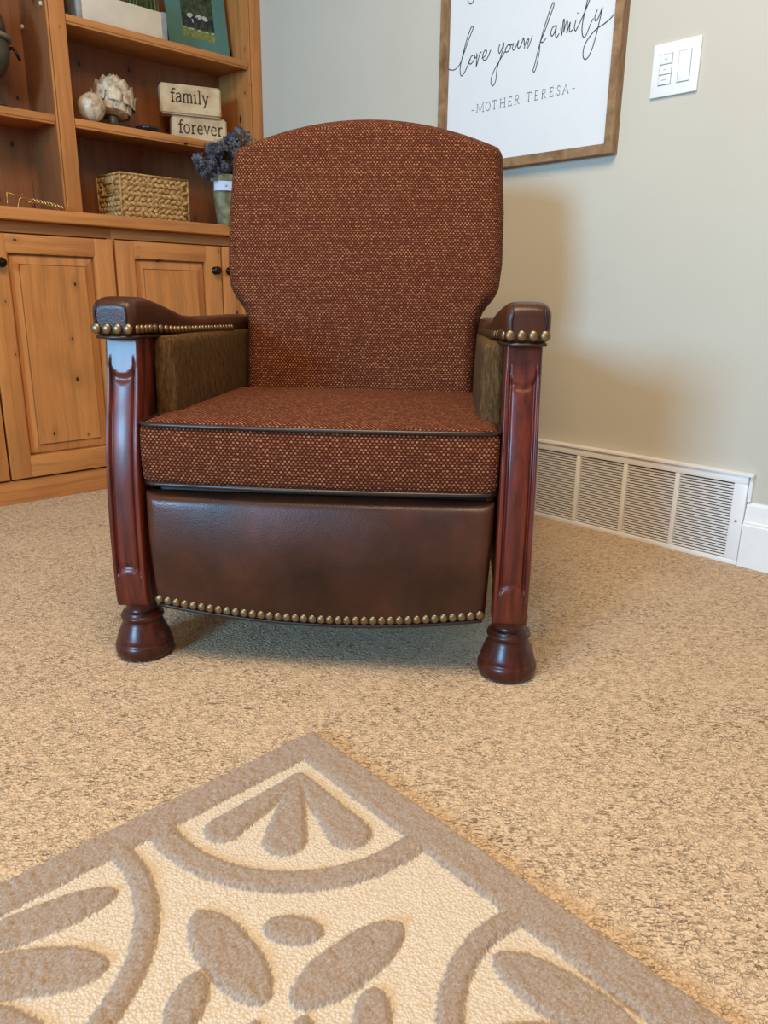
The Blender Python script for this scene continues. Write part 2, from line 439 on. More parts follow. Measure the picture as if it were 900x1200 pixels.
for i in range(0, len(sx), 2):
    mb = MB()
    for k in range(NS):
        z = .0165 + k * (.1955 / NS)
        T = Matrix.Translation((-.0115, 0, z + .001)) @ Matrix.Rotation(math.radians(-7), 4, 'Y')
        mb.box(-.0006, .0006, gl(sx[i]) + .0003, gl(sx[i + 1]) - .0003, -.0022, .0022, 0, T)
    mb.build('slat_panel', M['white'], g, False)
MB().box(-.002, -.0005, gl(GY0 + .01), gl(GY1 - .01), .01, .215).build('dark_duct_backing', M['slot'], g, False)
mb = MB()
for y, z in ((.678, .115),): mb.ell((xo - .0005, gl(y), z), (.0018, .0035, .0035), 10, 6)
mb.build('screw', M['urn2'], g)

# ------------------------------------------------------------------ wall switch
s_ = empty('light_switch', (WX, .975, 1.192), label='white square wall plate with three small buttons and one tall rocker', cat='light switch')
sharp(MB().box(-.007, 0, -.0595, .0595, -.059, .059, .002).build('wall_plate', M['plastic'], s_))
# buttons (photo left = +y)
for k, zc in enumerate((.0225, 0, -.0225)):
    b = sharp(MB().box(-.0095, -.0065, .009, .039, zc - .0102, zc + .0102, .0008).build('button', M['plastic'], s_))
    w = (.004, .004, .008)[k]
    MB().box(-.0098, -.0094, .024 - w, .024 + w, zc - .001, zc + .0008).build('button_mark', M['pale_gap'], b, False)
sharp(MB().box(-.0095, -.0065, -.038, -.009, -.033, .033, .0008).build('rocker', M['plastic'], s_))
MB().box(-.00715, -.0065, .0072, .0408, -.0348, .0348).box(-.00715, -.0065, -.0398, -.0072, -.0348, .0348).build('gap_line', M['pale_gap'], s_, False)

# ------------------------------------------------------------------ framed sign
PY0, PY1, PZ0, PZ1, PX = 1.114, 1.722, 1.017, 1.86, WX - .030
p = empty('framed_sign', (WX, (PY0 + PY1) / 2, PZ0), label='large white framed wall sign with black script reading love your family', cat='framed sign')
yc = (PY0 + PY1) / 2; hw = (PY1 - PY0) / 2; H_ = PZ1 - PZ0; fw = .024
def rail(a, b, c, d):   # quad ring segment in y,z extruded in x
    V = [(x, y, z) for x in (-.030, 0) for (y, z) in (a, b, c, d)]
    return V, [(0, 1, 2, 3), (7, 6, 5, 4), (0, 4, 5, 1), (1, 5, 6, 2), (2, 6, 7, 3), (3, 7, 4, 0)]
O4 = [(-hw, 0), (hw, 0), (hw, H_), (-hw, H_)]; I4 = [(-hw + fw, fw), (hw - fw, fw), (hw - fw, H_ - fw), (-hw + fw, H_ - fw)]
mb = MB()
for i in range(4):
    j = (i + 1) % 4; V, F = rail(O4[i], O4[j], I4[j], I4[i]); mb.add(V, F)
mb.build('picture_frame', M['frame'], p, False)
MB().box(-.012, -.002, -hw + fw - .001, hw - fw + .001, fw - .001, H_ - fw + .001).build('board', M['canvas'], p, False)
LX = WX - .0125
def cr(px, py):           # a point of the sign, measured in the photo
    v = on_x(520 + px / 4.286, py / 4.286, LX); return Vector((LX - WX, v.y - yc, v.z - PZ0))
def smooth_path(P, k=6):
    P = [Vector(q) for q in P]; out = []
    for i in range(len(P) - 1):
        p0 = P[max(i - 1, 0)]; p1 = P[i]; p2 = P[i + 1]; p3 = P[min(i + 2, len(P) - 1)]
        for t in range(k):
            t /= k
            out.append(.5 * ((2 * p1) + (-p0 + p2) * t + (2 * p0 - 5 * p1 + 4 * p2 - p3) * t * t + (-p0 + 3 * p1 - 3 * p2 + p3) * t ** 3))
    return out + [P[-1]]
script = [
 [(24,348),(45,352),(62,345),(82,320),(100,272),(125,200),(143,155),(149,137),(141,134),(125,170),(105,240),(88,310),(82,355),(88,381),(102,368),(120,330),(134,296)],
 [(150,276),(138,285),(128,308),(132,322),(145,312),(156,290),(154,276),(160,290),(170,280)],
 [(166,268),(166,300),(163,334),(172,305),(182,268),(190,262)],
 [(192,292),(208,280),(216,258),(208,252),(198,270),(196,292),(205,303),(220,290),(237,250)],
 [(282,222),(275,250),(280,268),(292,245),(303,214),(298,245),(285,290),(268,345),(262,400),(249,430),(238,420),(240,388),(255,350),(280,305),(308,258)],
 [(326,222),(312,242),(312,262),(325,256),(336,234),(328,221),(336,226),(346,222)],
 [(352,214),(345,242),(352,252),(364,232),(377,203),(371,230),(377,242),(390,226)],
 [(388,222),(396,205),(400,190),(404,205),(404,226)],
 [(404,244),(412,215),(424,196),(428,200),(420,225),(418,244),(430,225),(446,178)],
 [(486,208),(510,150),(535,80),(552,32),(554,15),(545,20),(522,85),(497,165),(475,250),(458,320),(449,352),(455,361),(465,335),(480,262),(484,215),(498,212),(514,192)],
 [(563,128),(547,138),(538,165),(543,181),(555,166),(567,128),(561,165),(566,188),(580,168)],
 [(588,140),(592,178),(600,110),(606,98),(604,140),(602,162),(614,118),(622,106),(620,140),(618,166),(630,126),(636,112),(632,140),(634,160),(648,148)],
 [(664,102),(656,138),(662,155),(676,130),(700,78),(726,18),(742,-30),(730,-26),(712,45),(696,125),(696,172),(706,188),(720,165),(738,118),(752,92)],
 [(672,64),(675,68)],
 [(772,48),(759,84),(763,106),(777,88),(797,38),(786,90),(767,170),(747,240),(727,284),(711,298),(700,284),(703,242),(722,200),(762,150),(808,118),(838,92),(856,68)],
 [(121,-6),(123,9),(132,19),(145,14),(153,-6)]]
mb = MB()
for st in script:
    pts = smooth_path([cr(*q) for q in st]); mb.tube(pts, .0013, 5)
mb.build('script_lettering', M['ink'], p)
CAP = {
 'M': [[(0,0),(.08,1),(.5,.1),(.92,1),(1,0)],[(-.1,0),(.12,0)],[(.86,0),(1.12,0)],[(-.05,1),(.1,1)],[(.9,1),(1.05,1)]],
 'O': [[(.5+.5*math.cos(a*PI/8),.5+.52*math.sin(a*PI/8)) for a in range(17)]],
 'T': [[(.5,0),(.5,1)],[(0,.82),(0,1),(1,1),(1,.82)],[(.3,0),(.7,0)]],
 'H': [[(.1,0),(.1,1)],[(.9,0),(.9,1)],[(.1,.5),(.9,.5)],[(-.05,0),(.25,0)],[(.75,0),(1.05,0)],[(-.05,1),(.25,1)],[(.75,1),(1.05,1)]],
 'E': [[(.15,0),(.15,1)],[(0,1),(.9,1),(.9,.84)],[(0,0),(.95,0),(1,.2)],[(.15,.52),(.75,.52)]],
 'R': [[(.15,0),(.15,1),(.6,1),(.85,.88),(.85,.66),(.6,.52),(.15,.52)],[(.5,.52),(.8,.1),(1.05,0)],[(0,0),(.3,0)]],
 'S': [[(.92,.82),(.7,1),(.3,1),(.08,.8),(.2,.58),(.8,.42),(.95,.2),(.7,0),(.3,0),(.05,.2)]],
 'A': [[(0,0),(.5,1),(1,0)],[(.2,.36),(.8,.36)],[(-.12,0),(.14,0)],[(.86,0),(1.12,0)]]}
def base(x): return 567 - (x - 165) * .218
mb = MB()
for ki, (ch, x0, x1) in enumerate((('M',166,198),('O',210,232),('T',243,264),('H',282,308),('E',323,341),('R',355,378),('T',414,438),('E',456,472),('R',491,511),('E',531,549),('S',567,583),('A',598,624))):
    if ki == 6: mb.build('capital_lettering', M['grey_ink'], p); mb = MB()
    a, b = cr(x0, base(x0)), cr(x1, base(x1)); h = .0228
    for st in CAP[ch]:
        mb.tube([a + (b - a) * u + Vector((0, 0, h * w)) for u, w in st], .00085, 4)
for x0, x1 in ((140,153),(646,658)):
    a, b = cr(x0, base(x0) - 17), cr(x1, base(x1) - 17); mb.tube([a, b], .0009, 4)
mb.build('capital_lettering', M['grey_ink'], p)

# ================================================================== CABINETS
FY = 2.46          # door fronts
def door(parent, name, x0, x1, z0, z1, knob_x, ox, oy):
    """five piece raised panel door; coordinates are world, converted to the parent's frame"""
    X = lambda v: v - ox
    Y = lambda v: v - oy
    sw = .062
    d = MB()
    d.box(X(x0), X(x0 + sw), Y(FY), Y(FY + .02), z0, z1, .002); d.box(X(x1 - sw), X(x1), Y(FY), Y(FY + .02), z0, z1, .002)
    dr = sharp(d.build(name, M['pine'], parent, uv='z'))
    r = MB().box(X(x0 + sw), X(x1 - sw), Y(FY + .0004), Y(FY + .02), z1 - .052, z1 - .0004, .001)
    sharp(MB().box(X(x0 + sw), X(x1 - sw), Y(FY + .0004), Y(FY + .02), z0 + .0004, z0 + .066, .001).build('door_rail', M['pine'], dr, uv='x'))
    sharp(r.build('door_rail', M['pine'], dr, uv='x'))
    # raised panel: rings from recess up over the bevel to the flat
    xa, xb, za, zb = X(x0 + sw), X(x1 - sw), z0 + .066, z1 - .052
    rings = [(-.001, .0005), (.003, .002), (.0033, .0185), (.0078, .0185), (.0085, .0120), (.033, .0065), (.0334, .0105), (.0350, .0105), (.0356, .0015), (.037, .001)]
    V = []; F = []
    for ins, dy in rings:
        V += [(xa + ins, Y(FY) + dy, za + ins), (xb - ins, Y(FY) + dy, za + ins), (xb - ins, Y(FY) + dy, zb - ins), (xa + ins, Y(FY) + dy, zb - ins)]
    for i in range(len(rings) - 1):
        for k in range(4): F.append((4 * i + k, 4 * i + (k + 1) % 4, 4 * i + 4 + (k + 1) % 4, 4 * i + 4 + k))
    F.append(tuple(range(len(V) - 4, len(V))))
    pn = pydata('raised_panel', V, F, M['pine'], dr, False); box_uv(pn, 'z')
    if knob_x is not None:
        T = Matrix.Translation((X(knob_x), Y(FY), z1 - .083)) @ Matrix.Rotation(PI / 2, 4, 'X')
        MB().lathe([(.0135, 0), (.0135, .0015), (.006, .003), (.0055, .012), (.0115, .015), (.0145, .019), (.0135, .023), (.008, .0255), (.007, .0248), (.004, .027), (.001, .0275)], 20, T=T).build('knob', M['bronze'], dr)
    return dr
def base_unit(x0, x1, doors, label):
    ox, oy = (x0 + x1) / 2, 2.66
    u = empty('base_cabinet', (ox, oy, 0), label=label, cat='cabinet', group='knotty wood base cabinets under the long counter')
    X = lambda v: v - ox; Y = lambda v: v - oy
    wbox('carcass', X(x0), X(x1), Y(2.50), Y(2.88), .0, .853, u, 'z', .0005)
    wbox('plinth', X(x0), X(x1), Y(2.470), Y(2.50), .0, .0745, u, 'x', .002)
    mb = MB().box(X(x0), X(x1), Y(2.481), Y(2.50), .822, .8535, .0005)
    sharp(mb.build('top_rail', M['pine'], u, uv='x'))
    for xa in (X(x0), X(x1) - .012): sharp(MB().box(xa, xa + .012, Y(2.481), Y(2.50), .0745, .822, .0005).build('stile', M['pine'], u, uv='z'))
    for a, b, kx in doors: door(u, 'door', a, b, .081, .817, kx, ox, oy)
    return u
base_unit(.366, 1.177, [(.380, .772, .744), (.778, 1.173, .819)], 'base cabinet at the far left edge with a tall raised panel door')
base_unit(1.1775, 1.934, [(1.182, 1.578, 1.551), (1.584, 1.925, 1.610)], 'base cabinet directly behind the armchair with a small dark knob visible')
c = empty('countertop', (1.1, 2.66, .854), label='wooden countertop running along the base cabinets below the open shelves', cat='countertop')
sharp(MB().box(-.735, .834, -.222, .219, .001, .0365, .004).build('counter_board', M['pine'], c, uv='x'))

# bookcase
SF, SB = 2.675, 2.882
bc = empty('bookcase', (1.1, 2.78, .8915), label='knotty wood bookcase with open shelves standing on the countertop', cat='bookcase')
X = lambda v: v - 1.1; Y = lambda v: v - 2.78; Z = lambda v: v - .8915
TOP = 2.3
wbox('back_panel', X(.37), X(1.93), Y(SB), Y(SB + .012), .0, TOP - .89, bc, 'z', .0, 'pine_shaded')
wbox('centre_post', X(1.116), X(1.178), Y(SF), Y(SB), .0, TOP - .89, bc, 'z', .002, 'pine_shaded')
wbox('end_post', X(1.876), X(1.934), Y(SF), Y(SB), .0, TOP - .89, bc, 'z', .002)
wbox('end_post', X(.366), X(.43), Y(SF), Y(SB), .0, TOP - .89, bc, 'z', .002)
# fluted front edge on the posts
for a, b in ((1.116, 1.178), (1.876, 1.934)):
    mb = MB()
    mb.box(X(a) + .001, X(a) + .007, Y(SF) - .004, Y(SF) + .001, .0005, TOP - .892, .001)
    mb.box(X(a) + .0095, X(b) - .001, Y(SF) - .004, Y(SF) + .001, .0005, TOP - .892, .001)
    sharp(mb.build('post_facing', M['pine'], bc, uv='z'))
def shelf(x0, x1, z):
    s = sharp(MB().box(X(x0), X(x1), Y(SF + .012), Y(SB), Z(z - .020), Z(z), .0005).build('shelf', M['pine'], bc, uv='x'))
    sharp(MB().box(X(x0), X(x1), Y(SF + .001), Y(SF + .0118), Z(z - .0295), Z(z), .003).box(X(x0), X(x1), Y(SF - .002), Y(SF + .001), Z(z - .022), Z(z - .002), .001).build('shelf_nosing', M['pine'], s, uv='x'))
for z in (1.205, 1.507): shelf(1.1785, 1.8755, z)
shelf(.4305, 1.1155, 1.205); shelf(.4305, 1.1155, 1.86); shelf(1.1785, 1.8755, 1.86)
wbox('cornice', X(.366), X(1.934), Y(SF), Y(SB), TOP - .889, TOP - .85, bc, 'x')
for y, z in ((2.86, 1.492), (2.695, 1.522)):
    MB().ell((X(1.113), Y(y), Z(z)), (.006, .006, .007), 10, 6).build('shelf_pin', M['planter'], bc)

# ================================================================== SHELF CONTENTS
CT = .8905
# wicker basket
bk = empty('wicker_basket', (1.43, 2.72, CT), label='woven wicker storage basket with a cut-out handle on the countertop', cat='basket')
bw, bd, bh = .128, .085, .158
mb = MB()
tk = .006
mb.box(-bw, bw, -bd, -bd + tk, .002, bh - .004).box(-bw, bw, bd - tk, bd, .002, bh - .004).box(bw - tk, bw, -bd + tk, bd - tk, .002, bh - .004).box(-bw, bw, -bd + tk, bd - tk, .002, .010)
hy, hz0, hz1 = .040, .092, .128
mb.box(-bw, -bw + tk, -bd + tk, -hy, .002, bh - .004).box(-bw, -bw + tk, hy, bd - tk, .002, bh - .004).box(-bw, -bw + tk, -hy, hy, .002, hz0).box(-bw, -bw + tk, -hy, hy, hz1, bh - .004)
rows = 9
def stitch(face):
    L = bw if face in 'fb' else bd
    n = int(2 * L / .0225)
    for r in range(rows):
        z = .012 + r * (bh - .02) / (rows - 1) * .97
        for k in range(n):
            t = -L + (k + .5 + (.5 if r % 2 else 0)) * 2 * L / n
            if abs(t) > L - .004: continue
            if face == 'l' and abs(t) < hy + .004 and hz0 - .006 < z < hz1 + .006: continue
            a = math.radians(22 if r % 2 else -22) + random.uniform(-.15, .15)
            rz = random.uniform(.0066, .0086)
            if face in 'fb':
                R = Matrix.Rotation(a, 3, 'Y'); c_ = (t, (-bd - .001) if face == 'f' else bd + .001, z); rr = (random.uniform(.016, .021), .006, rz)
            else:
                R = Matrix.Rotation(a, 3, 'X'); c_ = ((-bw - .001) if face == 'l' else bw + .001, t, z); rr = (.006, random.uniform(.014, .018), rz)
            mb.ell(c_, rr, 7, 5, R=R)
for fc in 'fblr': stitch(fc)
mb.build('basket_body', M['wicker'], bk)
mb = MB()
rim = [(-bw - .002, -bd - .002), (bw + .002, -bd - .002), (bw + .002, bd + .002), (-bw - .002, bd + .002)]
mb.tube([(a, b, bh) for a, b in rim], .0042, 8, closed=True)
for a, b in rim: mb.tube([(a, b, .003), (a, b, bh)], .0036, 8)
mb.build('basket_rim', M['wicker'], bk)
MB().box(-bw - .008, -bw - .001, -hy - .004, hy + .004, hz1, hz1 + .017, .003).tube([(-bw - .005, -hy, hz1), (-bw - .005, -hy, hz0), (-bw - .005, hy, hz0), (-bw - .005, hy, hz1)], .0035, 6).build('handle_binding', M['wicker'], bk)

# flower pot on the counter front
fp = empty('flower_pot', (1.672, 2.555, CT), label='mossy tapered vase of dusty blue dried flowers on the counter', cat='flower vase')
MB().lathe([(.034, 0), (.036, .004), (.040, .06), (.046, .12), (.052, .165), (.055, .178), (.053, .18), (.048, .176), (.042, .12), (.001, .10)], 28).build('vase_body', M['moss'], fp)
T = Matrix.Rotation(math.radians(-30), 4, 'Z')
lb = MB()
arc = [(.0535 * math.sin(a) , -.0535 * math.cos(a)) for a in [math.radians(x) for x in range(-50, 51, 10)]]
V = [(x * k, y * k, z) for k in (1.0, 1.03) for z in (.124, .156) for x, y in arc]; n = len(arc); F = []
for i in range(n - 1):
    F += [(i, i + 1, n + i + 1, n + i), (2 * n + i, 3 * n + i, 3 * n + i + 1, 2 * n + i + 1), (i, 2 * n + i, 2 * n + i + 1, i + 1), (n + i, n + i + 1, 3 * n + i + 1, 3 * n + i)]
F += [(0, n, 3 * n, 2 * n), (n - 1, 3 * n - 1, 4 * n - 1, 2 * n - 1)]
F = [f if max(f) < 4 * n else f for f in F]
tag_ = MB().add(V, F, T).build('label_card', M['labelc'], fp, False)
MB().box(-.004, .003, -.0565, -.0555, .137, .139, T=T).box(-.001, .004, -.0565, -.0555, .141, .1425, T=T).build('card_mark', M['grey_ink'], tag_, False)
mb = MB(); st = MB()
heads = []
for i in range(74):
    a = random.uniform(0, 2 * PI); r = .115 * math.sqrt(random.random()); z = .228 + .055 * random.uniform(-1, 1) * (1 - (r / .16)) + .03 * (1 - (r / .115) ** 2) + (-.018 if r > .09 else 0)
    heads.append((r * math.cos(a) * 1.12 + .008, r * math.sin(a) * .62 - .012, z))
heads += [(-.088, -.012, .178), (-.070, -.02, .165), (-.08, -.03, .2), (-.05, -.03, .19), (.02, .0, .30), (.03, -.01, .315), (.05, -.01, .30), (.075, -.01, .285), (.10, -.01, .268), (.125, -.02, .262), (.145, -.02, .248), (.135, -.02, .235), (-.115, -.02, .225), (-.108, -.03, .205), (.12, 0, .25), (.0, -.03, .27), (.09, -.02, .325), (.07, 0, .342), (.055, -.02, .33), (.11, -.02, .305), (.13, -.03, .295), (.16, -.03, .275), (.02, -.03, .31), (0, -.02, .29), (.04, -.03, .29), (.075, -.03, .31), (-.03, -.03, .28), (-.06, -.03, .265)]
for hx, hy_, hz in heads:
    for k in range(34):
        v = Vector((random.gauss(0, 1), random.gauss(0, 1), random.gauss(0, 1))).normalized()
        c_ = Vector((hx, hy_, hz)) + v * random.uniform(.008, .020)
        R = v.to_track_quat('Z', 'Y').to_matrix() @ Matrix.Rotation(random.uniform(0, 6.3), 3, 'Z')
        for q in range(4):
            R2 = R @ Matrix.Rotation(q * PI / 2, 3, 'Z')
            P = [(0, 0, 0), (.0036, .0022, .0012), (.0066, 0, .0005), (.0036, -.0022, .0012)]
            mb.add([c_ + R2 @ Vector(x_) for x_ in P], [(0, 1, 2, 3)])
    st.tube(smooth_path([(hx * .15, hy_ * .15, .16), (hx * .5, hy_ * .5, .2), (hx, hy_, hz)], 3), .0012, 5)
mb.build('dried_blooms', M['petals'], fp, False, kind='stuff')
st.tube(smooth_path([(-.075, .01, .19), (-.07, .02, .12), (-.05, .03, .05), (-.035, .03, .004)], 4), .0016, 5)
st.build('flower_stem', M['dryst'], fp)

# gold wire ornament
wo = empty('wire_ornament', (.985, 2.64, CT), label='thin gold wire ornament lying low at the left of the countertop', cat='ornament')
mb = MB()
zz = .0
def wire(P, r=.0016): mb.tube(smooth_path([Vector(q) for q in P], 3), r, 6)
mb.tube([(-.062, 0, .0016), (-.060, 0, .060), (-.020, .004, .052), (-.012, .006, .058), (-.008, .006, .066)], .0017, 6)
wire([(-.035, -.01, .002), (-.030, -.01, .036), (-.020, -.01, .047), (.0, -.01, .045), (.018, -.01, .044), (.03, -.01, .034)], .0018)
for k in range(9):
    t = k / 8
    wire([(.008 + .085 * t, -.012, .040 - .012 * t), (.016 + .085 * t, -.008, .048 - .012 * t), (.022 + .085 * t, -.014, .038 - .012 * t), (.026 + .085 * t, -.01, .030 - .012 * t)], .0014)
wire([(.0, -.01, .036), (.04, -.01, .034), (.08, -.01, .026), (.105, -.012, .010), (.11, -.012, .002)], .0016)
wire([(-.035, -.01, .0022), (.04, -.03, .0022), (.11, -.012, .0022)], .0016)
mb.build('bent_wire', M['gold'], wo)
MB().tube([(.025, .01, .0), (.026, .01, .05), (.027, .01, .098)], [.002, .0016, .001], 6).build('dark_spike', M['dryst'], wo)

# blocks
LOW = {
 'f': (.62, [[(.75,1.38),(.6,1.48),(.42,1.44),(.32,1.25),(.32,0)],[(.05,.98),(.66,.98)],[(.1,0),(.58,0)]]),
 'a': (.86, [[(.12,.82),(.3,1.0),(.58,1.0),(.72,.84),(.72,.12),(.92,.02)],[(.72,.62),(.35,.52),(.1,.32),(.14,.06),(.38,-.02),(.6,.1),(.72,.26)]]),
 'm': (1.45, [[(.05,.98),(.22,.98),(.22,0)],[(.22,.76),(.4,.96),(.62,1.0),(.74,.84),(.74,0)],[(.74,.76),(.92,.96),(1.14,1.0),(1.26,.84),(1.26,0)],[(.05,0),(.4,0)],[(.58,0),(.9,0)],[(1.1,0),(1.42,0)]]),
 'i': (.5, [[(.08,.98),(.26,.98),(.26,0)],[(.06,0),(.46,0)],[(.25,1.34),(.27,1.38)]]),
 'l': (.5, [[(.06,1.46),(.26,1.46),(.26,0)],[(.06,0),(.46,0)]]),
 'y': (.9, [[(.12,.98),(.48,.05)],[(.84,.98),(.48,.05),(.32,-.34),(.12,-.42)],[(0,.98),(.28,.98)],[(.68,.98),(.96,.98)]]),
 'o': (.9, [[(.45+.36*math.cos(a*PI/8),.49+.51*math.sin(a*PI/8)) for a in range(17)]]),
 'r': (.72, [[(.05,.98),(.24,.98),(.24,0)],[(.24,.7),(.42,.94),(.6,1.0),(.68,.88)],[(.05,0),(.46,0)]]),
 'e': (.82, [[(.1,.54),(.74,.54),(.7,.84),(.46,1.0),(.22,.9),(.1,.6),(.12,.28),(.3,.04),(.56,0),(.76,.16)]]),
 'v': (.88, [[(.12,.98),(.45,.02),(.78,.98)],[(0,.98),(.28,.98)],[(.64,.98),(.9,.98)]])}
def text(mb, word, x0, y, z0, xh, total=None, r=.0024, sp=.12):
    w = sum(LOW[c_][0] + sp for c_ in word); k = (total / (w * xh)) if total else 1
    x = x0
    for c_ in word:
        for st_ in LOW[c_][1]:
            mb.tube([(x + a * xh * k, y, z0 + b * xh) for a, b in st_], r, 6)
        x += (LOW[c_][0] + sp) * xh * k
def block(x, y, z, rz, w, d, h, word, tx, tz, xh, tot, label):
    b = empty('word_block', (x, y, z), rz, label=label, cat='word block', group='stacked word blocks on the middle shelf')
    bm = bmesh.new(); bmesh.ops.create_cube(bm, size=1); bmesh.ops.scale(bm, vec=(w, d, h), verts=bm.verts)
    bmesh.ops.bevel(bm, geom=bm.edges[:], offset=.006, segments=3, affect='EDGES')
    bmesh.ops.translate(bm, vec=(0, 0, h / 2), verts=bm.verts)
    me = bpy.data.meshes.new('block_body'); bm.to_mesh(me); bm.free(); link('block_body', me, M['block'], b); sharp(b.children[0], 50)
    mb = MB(); text(mb, word, tx, -d / 2 - .0004, tz, xh, tot); mb.build('lettering', M['brown_ink'], b)
BR = math.radians(-22)
block(1.70, 2.765, 1.2055, BR, .205, .06, .088, 'forever', -.080, .030, .029, .168, 'lower tan word block reading forever, on the middle shelf')
block(1.668, 2.764, 1.294, BR, .222, .064, .102, 'family', -.076, .042, .029, .142, 'upper cream word block reading family, resting on the other block')

# small black dish
MB().lathe([(.012, 0), (.03, .004), (.042, .014), (.044, .020), (.041, .019), (.028, .008), (.001, .005)], 28).build('dish', M['black'], None, label='small black dish on the middle shelf left of the word blocks', cat='dish').location = (1.475, 2.74, 1.2052)

# artichoke ornament
def scale_leaf(mb, T, L, W, th=.002):
    V = []; F = []; nu, nv = 6, 5
    for s_i in (0, 1):
        for i in range(nu + 1):
            u = i / nu; wdt = W * math.sin(PI * (.22 + .78 * u) ** .9) ** .8 if u < 1 else 0
            wdt = W * (1 - u ** 2.4) ** .8 * (.75 + .5 * u)
            for j in range(nv + 1):
                v = j / nv * 2 - 1
                V.append(T @ Vector((v * wdt, -.006 * (1 - v * v) * (1 - .3 * u) - .012 * u * u * L / .03 * .5 - (th if s_i else 0) - (.0018 if abs(v) > .7 else 0), L * u)))
    n = (nu + 1) * (nv + 1); I = lambda s, i, j: s * n + i * (nv + 1) + j
    for i in range(nu):
        for j in range(nv):
            F.append((I(1, i, j), I(1, i, j + 1), I(1, i + 1, j + 1), I(1, i + 1, j))); F.append((I(0, i, j), I(0, i + 1, j), I(0, i + 1, j + 1), I(0, i, j + 1)))
        F.append((I(0, i, 0), I(1, i, 0), I(1, i + 1, 0), I(0, i + 1, 0))); F.append((I(0, i, nv), I(0, i + 1, nv), I(1, i + 1, nv), I(1, i, nv)))
    mb.add(V, F)
ar = empty('artichoke_ornament', (1.352, 2.755, 1.2055), label='cream ceramic artichoke ornament standing behind the round ball', cat='ornament')
mb = MB()
TILT = Matrix.Translation((0, 0, .046)) @ Matrix.Scale(1.17, 4) @ Matrix.Rotation(math.radians(10), 4, 'Y') @ Matrix.Rotation(math.radians(-6), 4, 'X')
mb.ell((0, 0, .052), (.052, .052, .056), 20, 14, T=TILT)
for r_i, (zz_, rad, tl, L, W, n) in enumerate(((.002, .044, 6, .040, .024, 8), (.020, .056, -6, .042, .026, 8), (.040, .056, -18, .042, .025, 8), (.060, .049, -32, .040, .022, 7), (.078, .036, -48, .036, .018, 6), (.094, .016, -68, .026, .013, 4))):
    for k in range(n):
        a = 2 * PI * (k + .5 * (r_i % 2)) / n
        T = TILT @ Matrix.Rotation(a, 4, 'Z') @ Matrix.Translation((0, -rad, zz_)) @ Matrix.Rotation(math.radians(tl), 4, 'X')
        scale_leaf(mb, T, L, W)
mb.build('scales', M['ceramic'], ar)
MB().lathe([(.03, -.004), (.044, .002), (.048, .008), (.04, .013), (.02, .014)], 24, T=TILT).build('collar', M['ceramic'], ar)
MB().lathe([(.03, 0), (.032, .004), (.026, .012), (.018, .022), (.022, .036), (.02, .042)], 20).build('stand', M['urn'], ar, label='dark stand')
# round ball
rb = MB(); R0 = .0475
V = []; F = []; nu, nv = 64, 40
for i in range(nv + 1):
    for k in range(nu):
        a = PI * i / nv; b = 2 * PI * k / nu
        d = Vector((math.sin(a) * math.cos(b), math.sin(a) * math.sin(b), math.cos(a)))
        h = 0
        for cxx in ((0, -1, 0), (.9, -.3, .3), (-.9, -.2, .3), (0, -.3, 1), (.3, -.7, -.8), (-.5, .6, .5), (.6, .8, 0), (-.7, .2, -.8), (-.55, -.8, .1), (.6, -.7, .5)):
            c_ = Vector(cxx).normalized(); ang = d.angle(c_, 0)
            h = max(h, (math.cos(ang * 22 + 2.2 * math.atan2(d.cross(c_).z, d.cross(c_).x)) * .5 + .5) * max(0, 1 - ang / .55))
        V.append(d * (R0 - .003 + .0042 * h) + Vector((0, 0, R0)))
for i in range(nv):
    for k in range(nu): F.append((i * nu + k, (i + 1) * nu + k, (i + 1) * nu + (k + 1) % nu, i * nu + (k + 1) % nu))
pydata('ball_ornament', V, F, M['ceramic'], None, label='round carved cream ball in front of the ceramic artichoke', cat='ornament').location = (1.258, 2.715, 1.2060)

# planter with grass
pl = empty('grass_planter', (1.392, 2.735, 1.5075), label='long whitewashed planter box of green grass on the top visible shelf', cat='planter')
sharp(MB().box(-.150, .138, -.045, .045, 0, .085, .002).build('planter_box', M['planter'], pl))
for xa in (.1385, -.168): sharp(MB().box(xa, xa + .0175, -.047, .047, 0, .087, .002).build('planter_end', M['planter2'], pl))
mb = MB()
for i in range(420):
    x, y = random.uniform(-.145, .145), random.uniform(-.038, .038); L = random.uniform(.05, .11); a = random.uniform(0, 2 * PI); b = random.uniform(.005, .03)
    dx, dy = math.cos(a), math.sin(a)
    w = .0016; V = []
    for t in (0, .4, .75, 1):
        px_, py_, pz_ = x + dx * b * t * t, y + dy * b * t * t, .082 + L * t
        V += [(px_ - dy * w * (1 - t), py_ + dx * w * (1 - t), pz_), (px_ + dy * w * (1 - t), py_ - dx * w * (1 - t), pz_)]
    mb.add(V, [(0, 1, 3, 2), (2, 3, 5, 4), (4, 5, 7, 6)])
mb.build('grass_blades', M['grass'], pl, False, kind='stuff')

